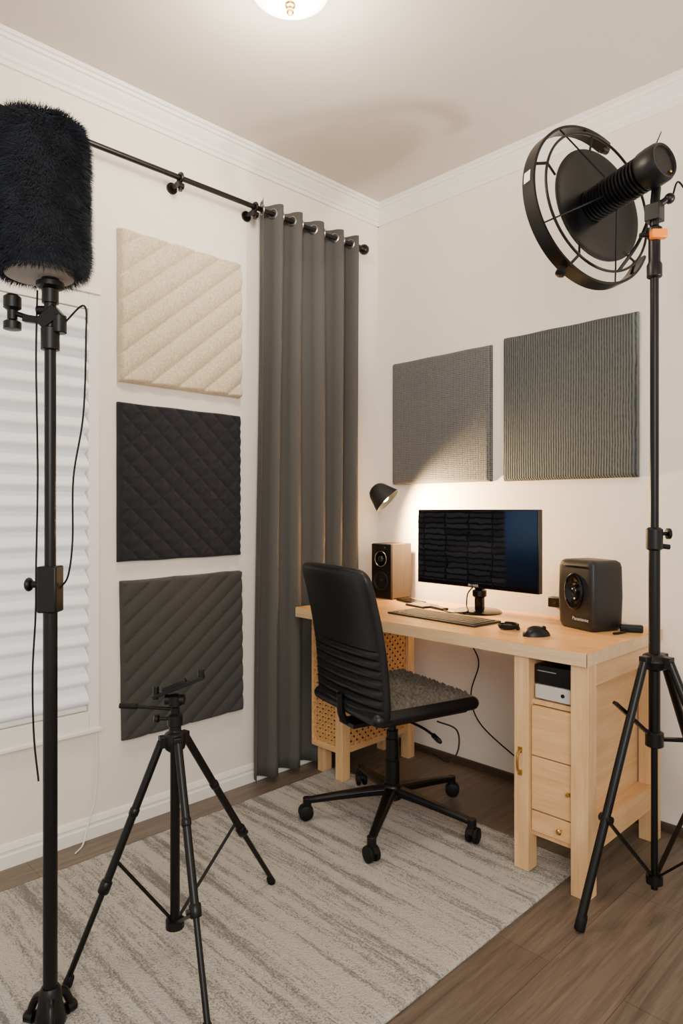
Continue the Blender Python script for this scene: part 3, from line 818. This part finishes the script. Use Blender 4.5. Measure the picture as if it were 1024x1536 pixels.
# ------------------------------------------------------------------ LEFT MIC STAND + FURRY MIC
PX,PY=0.800,-1.960
ls=root("microphone_stand","tall black microphone stand with clamps beside window","microphone stand",(PX,PY,0.012))
b=B(); b.cyl((PX,PY,0.02),(PX,PY,0.95),0.0155); b.cyl((PX,PY,0.92),(PX,PY,1.64),0.0125); b.obj("pole",m_blackmetal,ls)
b=B(); b.lathe([(0.030,0.0125),(0.034,0.020),(0.030,0.045),(0.026,0.06),(0.024,0.09),(0.018,0.10)],(PX,PY,0.0),(0,0,1),24)
b.obj("base_hub",m_blackplastic,ls)
for k,ang in enumerate((-20,100,215)):
    t=math.radians(ang); d=V((math.cos(t),math.sin(t),0)); c=V((PX,PY,0))
    b=B(); b.tube([c+d*0.020+V((0,0,0.078)),c+d*0.034+V((0,0,0.070)),c+d*0.046+V((0,0,0.045)),c+d*0.050+V((0,0,0.026))],0.009,12,6)
    b.lathe([(0.010,-0.012),(0.013,-0.010),(0.013,0.010),(0.008,0.014)],c+d*0.050+V((0,0,0.0255)),d,16)
    b.obj("foot_leg",m_blackmetal,ls)
c0=V((PX,PY,0.99))
b=B(); b.box((-0.022,-0.022,-0.052),(0.022,0.022,0.052)); 
b.v=[c0+R_*(p.x+0.0)+F_*p.y+V((0,0,p.z)) for p in b.v]
b.cyl(c0-R_*0.02+V((0,0,0.01)),c0-R_*0.05+V((0,0,0.01)),0.008,0.008,12); b.lathe([(0.008,0),(0.016,0.004),(0.016,0.012),(0.008,0.016)],c0-R_*0.04+V((0,0,0.01)),-R_,16)
b.obj("height_clamp",m_blackplastic,ls,bevel=0.004)
c1=V((PX,PY,1.585))
b=B()
b.cyl(c1+V((0,0,-0.06)),c1+V((0,0,-0.01)),0.020); b.cyl(c1+V((0,0,0.0)),c1+V((0,0,0.10)),0.013)
b.bar(c1-R_*0.06+V((0,0,0.012)),c1+R_*0.025+V((0,0,0.0)),0.016,0.016)
b.cyl(c1+R_*0.02+V((0,0,0.018)),c1+R_*0.02+V((0,0,-0.022)),0.016); b.cyl(c1-R_*0.005+V((0,0,0.03)),c1-R_*0.03+V((0,0,0.03)),0.010)
b.bar(c1-R_*0.02+V((0,0,-0.005)),c1+R_*0.02+V((0,0,0.03)),0.03,0.03)
b.obj("clamp_bracket",m_blackplastic,ls,bevel=0.002)
b=B(); b.lathe([(0.012,-0.04),(0.019,-0.038),(0.019,-0.022),(0.011,-0.016),(0.011,0.004),(0.019,0.010),(0.019,0.034),(0.012,0.040)],c1-R_*0.085+V((0,0,0.025)),(0,0,1),24); b.cyl(c1-R_*0.085+V((0,0,0.025)),c1-R_*0.05+V((0,0,0.014)),0.006,0.006,10)
b.obj("adjustment_knob",m_blackplastic,ls)
FZ0=1.700
fc=V((PX,PY,0))-R_*0.024
fm=root("furry_microphone","large microphone in shaggy dark fur windshield on stand","microphone",(fc.x,fc.y,FZ0-0.03))
core=[(0.001,0.004),(0.070,0.0),(0.090,0.004),(0.097,0.02),(0.097,0.10),(0.096,0.27),(0.095,0.298),(0.090,0.311),(0.075,0.317),(0.001,0.319)]
B().lathe(core,(fc.x,fc.y,FZ0),(0,0,1),48).obj("microphone_core",m_fur,fm)
B().lathe([(0.001,-0.014),(0.058,-0.014),(0.072,-0.010),(0.076,0.004),(0.001,0.006)],(fc.x,fc.y,FZ0),(0,0,1),40).obj("foam_base",m_foam,fm,label="pale foam underside of windshield")
b=B(); b.cyl((fc.x+R_.x*0.024,fc.y+R_.y*0.024,1.63),(fc.x+R_.x*0.024,fc.y+R_.y*0.024,FZ0-0.008),0.018); b.lathe([(0.018,0),(0.030,0.006),(0.030,0.016),(0.02,0.022)],(fc.x+R_.x*0.024,fc.y+R_.y*0.024,1.660),(0,0,1),24)
b.obj("mount",m_blackplastic,fm)
vs=[];fs=[]
random.seed(3)
def core_r(h):
    for (r0,h0),(r1,h1) in zip(core[1:],core[2:]):
        if h0<=h<=h1 and h1>h0: return r0+(r1-r0)*(h-h0)/(h1-h0)
    return 0.09
for i in range(80000):
    th=random.uniform(0,2*pi)
    if random.random()<0.2:
        r=math.sqrt(random.random())*0.092; h=0.317; n=V((math.cos(th)*r*5,math.sin(th)*r*5,1)).normalized()
    else:
        h=random.uniform(-0.002,0.314); r=core_r(max(h,0))*0.98
        n=V((math.cos(th),math.sin(th),0.0 if h<0.28 else 0.4)); n.normalize()
    p=V((fc.x+r*math.cos(th),fc.y+r*math.sin(th),FZ0+h))
    cl=V((math.sin(9*th+h*41),math.cos(8*th-h*37),math.sin(h*60+5*th)))*0.18
    d=(n+cl+V((random.gauss(0,.22),random.gauss(0,.22),random.gauss(-0.45,.25)))).normalized()
    Lg=random.uniform(0.014,0.027)
    if h<0.02: d.z-=0.5; d.normalize()
    sd=d.cross(V((random.random(),random.random(),random.random()))).normalized()*0.00065
    mid=p+d*Lg*0.55+V((0,0,-0.0015)); tip=p+d*Lg+V((0,0,-0.005))
    o=len(vs); vs+=[p-sd,p+sd,mid+sd*0.8,mid-sd*0.8,tip]
    fs+=[(o,o+1,o+2,o+3),(o+3,o+2,o+4)]
b=B(); b.add(vs,fs)
f=b.obj("fur_cover",m_fur,fm,angle=180,fixn=False); f["kind"]="stuff"

w=0.0023
cb=root("microphone_cable","thin black cable hanging along microphone stand","cable",(PX,PY,0.95))
B().tube([(PX-0.022,PY-0.020,1.66),(PX-0.024,PY-0.022,1.50),(PX-0.020,PY-0.020,1.25),(PX-0.024,PY-0.022,1.04),(PX-0.022,PY-0.024,0.93),(PX-0.034,PY-0.026,0.80),(PX-0.032,PY-0.024,0.66),(PX-0.015,PY-0.02,0.56)],w,8,8).obj("cable",m_rubber,cb)
cb=root("hanging_cable","loose black cable hanging from bracket to clamp","cable",(PX+0.04,PY+0.04,1.0))
B().tube([c1+R_*0.03+V((0,0,0.0)),V((PX,PY,1.625))+R_*0.076,V((PX,PY,1.55))+R_*0.080,V((PX,PY,1.38))+R_*0.074,V((PX,PY,1.24))+R_*0.052,V((PX,PY,1.10))+R_*0.050,V((PX,PY,1.02))+R_*0.040,V((PX,PY,0.99))+R_*0.020],w,8,8).obj("cable",m_rubber,cb)
cb=root("power_cable","thin white cable running from window down to floor","cable",(0.03,-1.5,0.0))
B().tube([(0.012,-1.498,0.379),(0.020,-1.497,0.30),(0.022,-1.505,0.15),(0.024,-1.535,0.05),(0.045,-1.56,0.006),(0.08,-1.60,0.004)],0.0025,8,8).obj("cable",m_white,cb)
cb=root("desk_cable","black cable hanging under desk to wall skirting","cable",(0.8,-0.1,0.05))
B().tube([(0.62,-0.12,UZ-0.001),(0.63,-0.10,0.60),(0.665,-0.08,0.50),(0.625,-0.08,0.36),(0.66,-0.07,0.24),(0.80,-0.05,0.14),(0.93,-0.04,0.085),(1.00,-0.035,0.06)],0.003,8,8).obj("cable",m_rubber,cb)
cb=root("desk_cable","short black cable looped under desktop beside cabinet","cable",(1.0,-0.1,0.6))
B().tube([(1.02,-0.10,UZ-0.001),(1.00,-0.10,0.66),(1.04,-0.10,0.635),(1.10,-0.10,0.65),(1.10,-0.10,UZ-0.001)],0.003,8,8).obj("cable",m_rubber,cb)

# ------------------------------------------------------------------ RIGHT STAND + STUDIO MIC
QX,QY=1.550,-0.468
rs=root("light_stand","tall black tripod stand holding studio microphone","microphone stand",(QX,QY,0))
b=B(); b.cyl((QX,QY,0.03),(QX,QY,0.72),0.010,0.010,16); b.cyl((QX,QY,0.48),(QX,QY,1.09),0.0165); b.cyl((QX,QY,1.07),(QX,QY,1.90),0.0125); b.obj("pole",m_blackmetal,rs)
b=B(); b.lathe([(0.017,-0.035),(0.024,-0.030),(0.024,0.028),(0.017,0.034)],(QX,QY,1.08),(0,0,1),24)
b.cyl(V((QX,QY,1.095)),V((QX,QY,1.095))+R_*0.04,0.006,0.006,10); b.lathe([(0.008,0),(0.017,0.004),(0.017,0.012),(0.008,0.016)],V((QX,QY,1.095))+R_*0.034,R_,18)
b.cyl(V((QX,QY,1.06)),V((QX,QY,1.055))+R_*0.045,0.008,0.008,12)
b.obj("height_clamp",m_blackplastic,rs)
qh=V((QX,QY,0.715))
b=B(); b.lathe([(0.018,-0.03),(0.034,-0.022),(0.040,0.0),(0.032,0.016),(0.020,0.022)],qh,(0,0,1),24)
qf=[V((1.4656,-0.780,0.004)),V((1.90,-0.52,0.004)),V((1.62,-0.075,0.004))]
for f in qf:
    d=(f-qh);d.z=0;d.normalize(); b.bar(qh+d*0.02,qh+d*0.055,0.026,0.034)
b.obj("tripod_hub",m_blackplastic,rs,bevel=0.002)
B().lathe([(0.014,-0.015),(0.024,-0.012),(0.024,0.012),(0.014,0.015)],(QX,QY,0.06),(0,0,1),20).obj("spreader_hub",m_blackplastic,rs)
b=B(); b.lathe([(0.018,-0.025),(0.026,-0.020),(0.026,0.020),(0.018,0.025)],(QX,QY,0.48),(0,0,1),20); b.obj("column_collar",m_blackplastic,rs)
b=B(); b.bar((QX,QY,0.48),V((QX,QY,0.60))-R_*0.135-F_*0.04,0.018,0.010); b.obj("brace_bar",m_blackmetal,rs,bevel=0.001)
b=B(); b.bar((QX,QY,0.48),V((QX,QY,0.475))+R_*0.11,0.016,0.010); b.obj("brace_bar",m_blackmetal,rs,bevel=0.001)
for f in qf:
    d=(f-qh);d.z=0;d.normalize(); top=qh+d*0.048; v=f-top; vn=v.normalized()
    b=B(); b.cyl(top,f+V((0,0,0.01))-vn*0.02,0.0125,0.0125,18); b.obj("leg",m_blackmetal,rs)
    B().lathe([(0.013,0),(0.015,0.004),(0.0145,0.035),(0.0125,0.045)],f+V((0,0,0.000)),-vn,18).obj("rubber_foot",m_rubber,rs)
    q=top+v*0.60
    b=B(); b.bar((QX,QY,0.06),q,0.012,0.007); b.cyl(q-d.cross(V((0,0,1)))*0.018,q+d.cross(V((0,0,1)))*0.018,0.012,0.012,14); b.obj("spreader_arm",m_blackmetal,rs)
b=B(); b.lathe([(0.014,0),(0.022,0.004),(0.022,0.04),(0.017,0.05),(0.017,0.12),(0.022,0.125),(0.022,0.15),(0.013,0.155),(0.013,0.20)],(QX,QY,1.86),(0,0,1),24)
b.cyl(V((QX,QY,1.99)),V((QX,QY,1.99))-R_*0.045,0.007,0.007,10)
b.cyl(V((QX,QY,2.07)),V((QX,QY,2.10))+R_*0.04,0.010,0.010,12); b.sphere(V((QX,QY,2.10))+R_*0.045,0.016,14)
b.box((QX-0.022,QY-0.022,2.03),(QX+0.022,QY+0.022,2.08))
b.obj("swivel_bracket",m_blackplastic,rs,bevel=0.002)
b=B(); cc=V((QX,QY,1.985))-F_*0.020
b.box((-0.02,-0.012,-0.013),(0.026,0.012,0.013)); b.v=[cc+R_*p.x+F_*p.y+V((0,0,p.z)) for p in b.v]
b.obj("orange_lock",m_orange,rs,bevel=0.003,label="orange plastic locking lever")

MC=V((1.3263,-0.4321,2.165))+R_*0.022; n_=V((0.935,-0.27,0.115)).normalized()
e2=(V((0,0,1))-n_*n_.z).normalized(); e1=e2.cross(n_).normalized()
def MP(a,b_,c): return MC+e1*a+e2*b_+n_*c
sm=root("studio_microphone","black ribbed studio microphone with round shield and shock-mount ring","microphone",(QX,QY,2.10))
prof=[(0.001,-0.060),(0.030,-0.060),(0.040,-0.055),(0.044,-0.05)]
x=-0.048
while x<0.175:
    prof+=[(0.045,x),(0.054,x+0.003),(0.055,x+0.008),(0.046,x+0.0105)]
    x+=0.0130
prof+=[(0.050,x),(0.056,x+0.004),(0.059,x+0.012),(0.060,x+0.035),(0.058,x+0.062),(0.052,x+0.072),(0.046,x+0.070),(0.044,x+0.065),(0.001,x+0.065)]
B().lathe(prof,MC,n_,44).obj("microphone_body",m_blackplastic,sm,angle=30)
B().sphere(MP(0.02,0.052,x+0.045),0.006,10).obj("brass_screw",m_brass,sm)
B().sphere(MP(0.025,-0.028,x+0.068),0.005,10).obj("brass_screw",m_brass,sm)
b=B(); b.lathe([(0.001,-0.018),(0.10,-0.016),(0.172,-0.010),(0.188,0.000),(0.190,0.008),(0.184,0.010),(0.165,0.003),(0.10,-0.004),(0.001,-0.006)],MP(0.015,0,-0.005),n_,72)
b.obj("pop_shield",m_blackplastic,sm,label="round black dished shield",angle=50)
b=B(); rings=[]
K=80
for k in range(K+1):
    t=math.radians(66+ (330-66)*k/K)
    e=e1*math.cos(t)+e2*math.sin(t)
    R0,R1=0.260,0.269
    rings.append([MC+e*R0+n_*-0.048,MC+e*R1+n_*-0.048,MC+e*R1+n_*0.000,MC+e*R0+n_*0.000])
b.loft(rings); b.obj("shock_mount_band",m_blackmetal,sm)
b=B(); b.ring(MP(0.0,0.0,0.016),n_,0.232,0.0045,80,8); b.obj("wire_ring",m_blackmetal,sm)
for tdeg in (118,205,285,20):
    t=math.radians(tdeg); e=e1*math.cos(t)+e2*math.sin(t)
    rr_=0.260 if 66<tdeg<330 else 0.232
    b=B(); b.cyl(MC+e*rr_-n_*0.005,MC+e*0.052+n_*0.07,0.0028,0.0028,8); b.obj("suspension_wire",m_rubber,sm)
for tdeg in (90,160,240,310):
    t=math.radians(tdeg); e=e1*math.cos(t)+e2*math.sin(t)
    b=B(); b.cyl(MC+e*0.264-n_*0.02,MC+e*0.230+n_*0.018,0.005,0.005,8); b.cyl(MC+e*0.232+n_*0.016,MC+e*0.182+n_*0.0,0.004,0.004,8); b.obj("ring_strut",m_blackmetal,sm)
e=e1*math.cos(math.radians(238))+e2*math.sin(math.radians(238))
b=B(); b.lathe([(0.006,0),(0.012,0.003),(0.012,0.016),(0.016,0.02),(0.016,0.03),(0.008,0.034)],MC+e*0.266-n_*0.03,e,16); b.obj("tension_knob",m_blackplastic,sm)
e=e1*math.cos(math.radians(66))+e2*math.sin(math.radians(66)); b=B(); b.lathe([(0.010,-0.01),(0.014,-0.006),(0.014,0.018),(0.008,0.022)],MC+e*0.264-n_*0.03,e1,14); b.obj("tension_knob",m_blackplastic,sm)
b=B(); t0=math.radians(166);rings=[]
for k in range(5):
    t=t0+math.radians(8)*k/4; e=e1*math.cos(t)+e2*math.sin(t)
    rings.append([MC+e*0.2692-n_*0.040,MC+e*0.2700-n_*0.040,MC+e*0.2700-n_*0.014,MC+e*0.2692-n_*0.014])
b.loft(rings); b.obj("label_sticker",m_white,sm)
b=B(); b.cyl((QX,QY,2.07),MP(0.03,-0.050,0.20),0.014,0.014,14); b.tube([MP(0.03,-0.045,0.20),MP(0.06,-0.10,0.15),MP(0.08,-0.16,0.08),MP(0.06,-0.225,0.016)],0.006,8,6)
b.cyl(MP(0.02,0.050,0.20),MP(0.10,0.16,0.19),0.0028,0.0018,8)
b.obj("mounting_yoke",m_blackmetal,sm)
cb=root("microphone_cable","short black cable leaving the studio microphone","cable",(1.68,-0.3,1.9))
B().tube([V((QX,QY,2.11))+R_*0.055,V((QX,QY,2.15))+R_*0.070,V((QX,QY,2.12))+R_*0.095,V((QX,QY,2.07))+R_*0.12,V((QX,QY,1.90))+R_*0.17,V((QX,QY,1.3))+R_*0.20,V((QX,QY,0.6))+R_*0.22,V((QX,QY,0.005))+R_*0.24],0.003,8,8).obj("cable",m_rubber,cb)

# ------------------------------------------------------------------ CEILING LAMP
cl=root("ceiling_light","round frosted glass ceiling light with brass finial","ceiling light",(0.86,-1.31,2.60))
m_dome=M("frosted_glass_glow",rgb(250,245,235),0.4,emit=(1.0,0.93,0.82,1),es=8)
c=V((0.86,-1.31,0))
B().lathe([(0.001,2.610),(0.04,2.613),(0.08,2.624),(0.11,2.645),(0.122,2.672),(0.118,2.684),(0.001,2.684)],c,(0,0,1),48).obj("glass_dome",m_dome,cl)
B().lathe([(0.001,2.683),(0.130,2.683),(0.135,2.692),(0.128,2.6995),(0.001,2.6995)],c,(0,0,1),48).obj("ceiling_plate",m_trim,cl)
B().lathe([(0.001,2.578),(0.006,2.580),(0.011,2.587),(0.010,2.594),(0.005,2.598),(0.014,2.603),(0.016,2.608),(0.012,2.613)],c,(0,0,1),20).obj("finial",m_brass,cl)
L1=bpy.data.lights.new("ceiling_bulb",'POINT'); L1.energy=32; L1.color=(1.0,0.88,0.72); L1.shadow_soft_size=0.12
o=bpy.data.objects.new("ceiling_bulb",L1); COL.objects.link(o); o.location=(0.86,-1.31,2.48)

# ------------------------------------------------------------------ LIGHTS / WORLD
def area(name,loc,target,size,e,col):
    l=bpy.data.lights.new(name,'AREA'); l.energy=e; l.size=size; l.color=col; l.shape='SQUARE'
    o=bpy.data.objects.new(name,l); COL.objects.link(o); o.location=loc
    o.rotation_euler=(V(target)-V(loc)).to_track_quat('-Z','Y').to_euler()
    return o
area("camera_side_fill",(3.6,-3.3,2.0),(0.6,-0.6,1.1),1.6,80,(1.0,0.95,0.88))  # added soft fill light behind the camera, with no visible source
sl=bpy.data.lights.new("side_spot",'SPOT'); sl.energy=300; sl.color=(1.0,0.92,0.82); sl.shadow_soft_size=0.10; sl.spot_size=math.radians(40); sl.spot_blend=0.9
so=bpy.data.objects.new("side_spot",sl); COL.objects.link(so); so.location=(3.6,-0.14,1.22)
so.rotation_euler=(V((0.6,-0.60,2.68))-V(so.location)).to_track_quat('-Z','Y').to_euler()
wd=bpy.data.worlds.new("room_ambient"); S.world=wd; wd.use_nodes=True
wd.node_tree.nodes["Background"].inputs[0].default_value=(1.0,0.935,0.855,1); wd.node_tree.nodes["Background"].inputs[1].default_value=1.10

# ------------------------------------------------------------------ CAMERA
cam=bpy.data.cameras.new("camera"); co=bpy.data.objects.new("camera",cam); COL.objects.link(co)
co.location=(2.3335,-2.548,1.17); co.rotation_euler=(pi/2,0,math.radians(45.6))
cam.sensor_fit='HORIZONTAL'; cam.sensor_width=36; cam.lens=36*1008/1024.0; cam.shift_y=-5/1024.0
cam.clip_start=0.05
S.camera=co
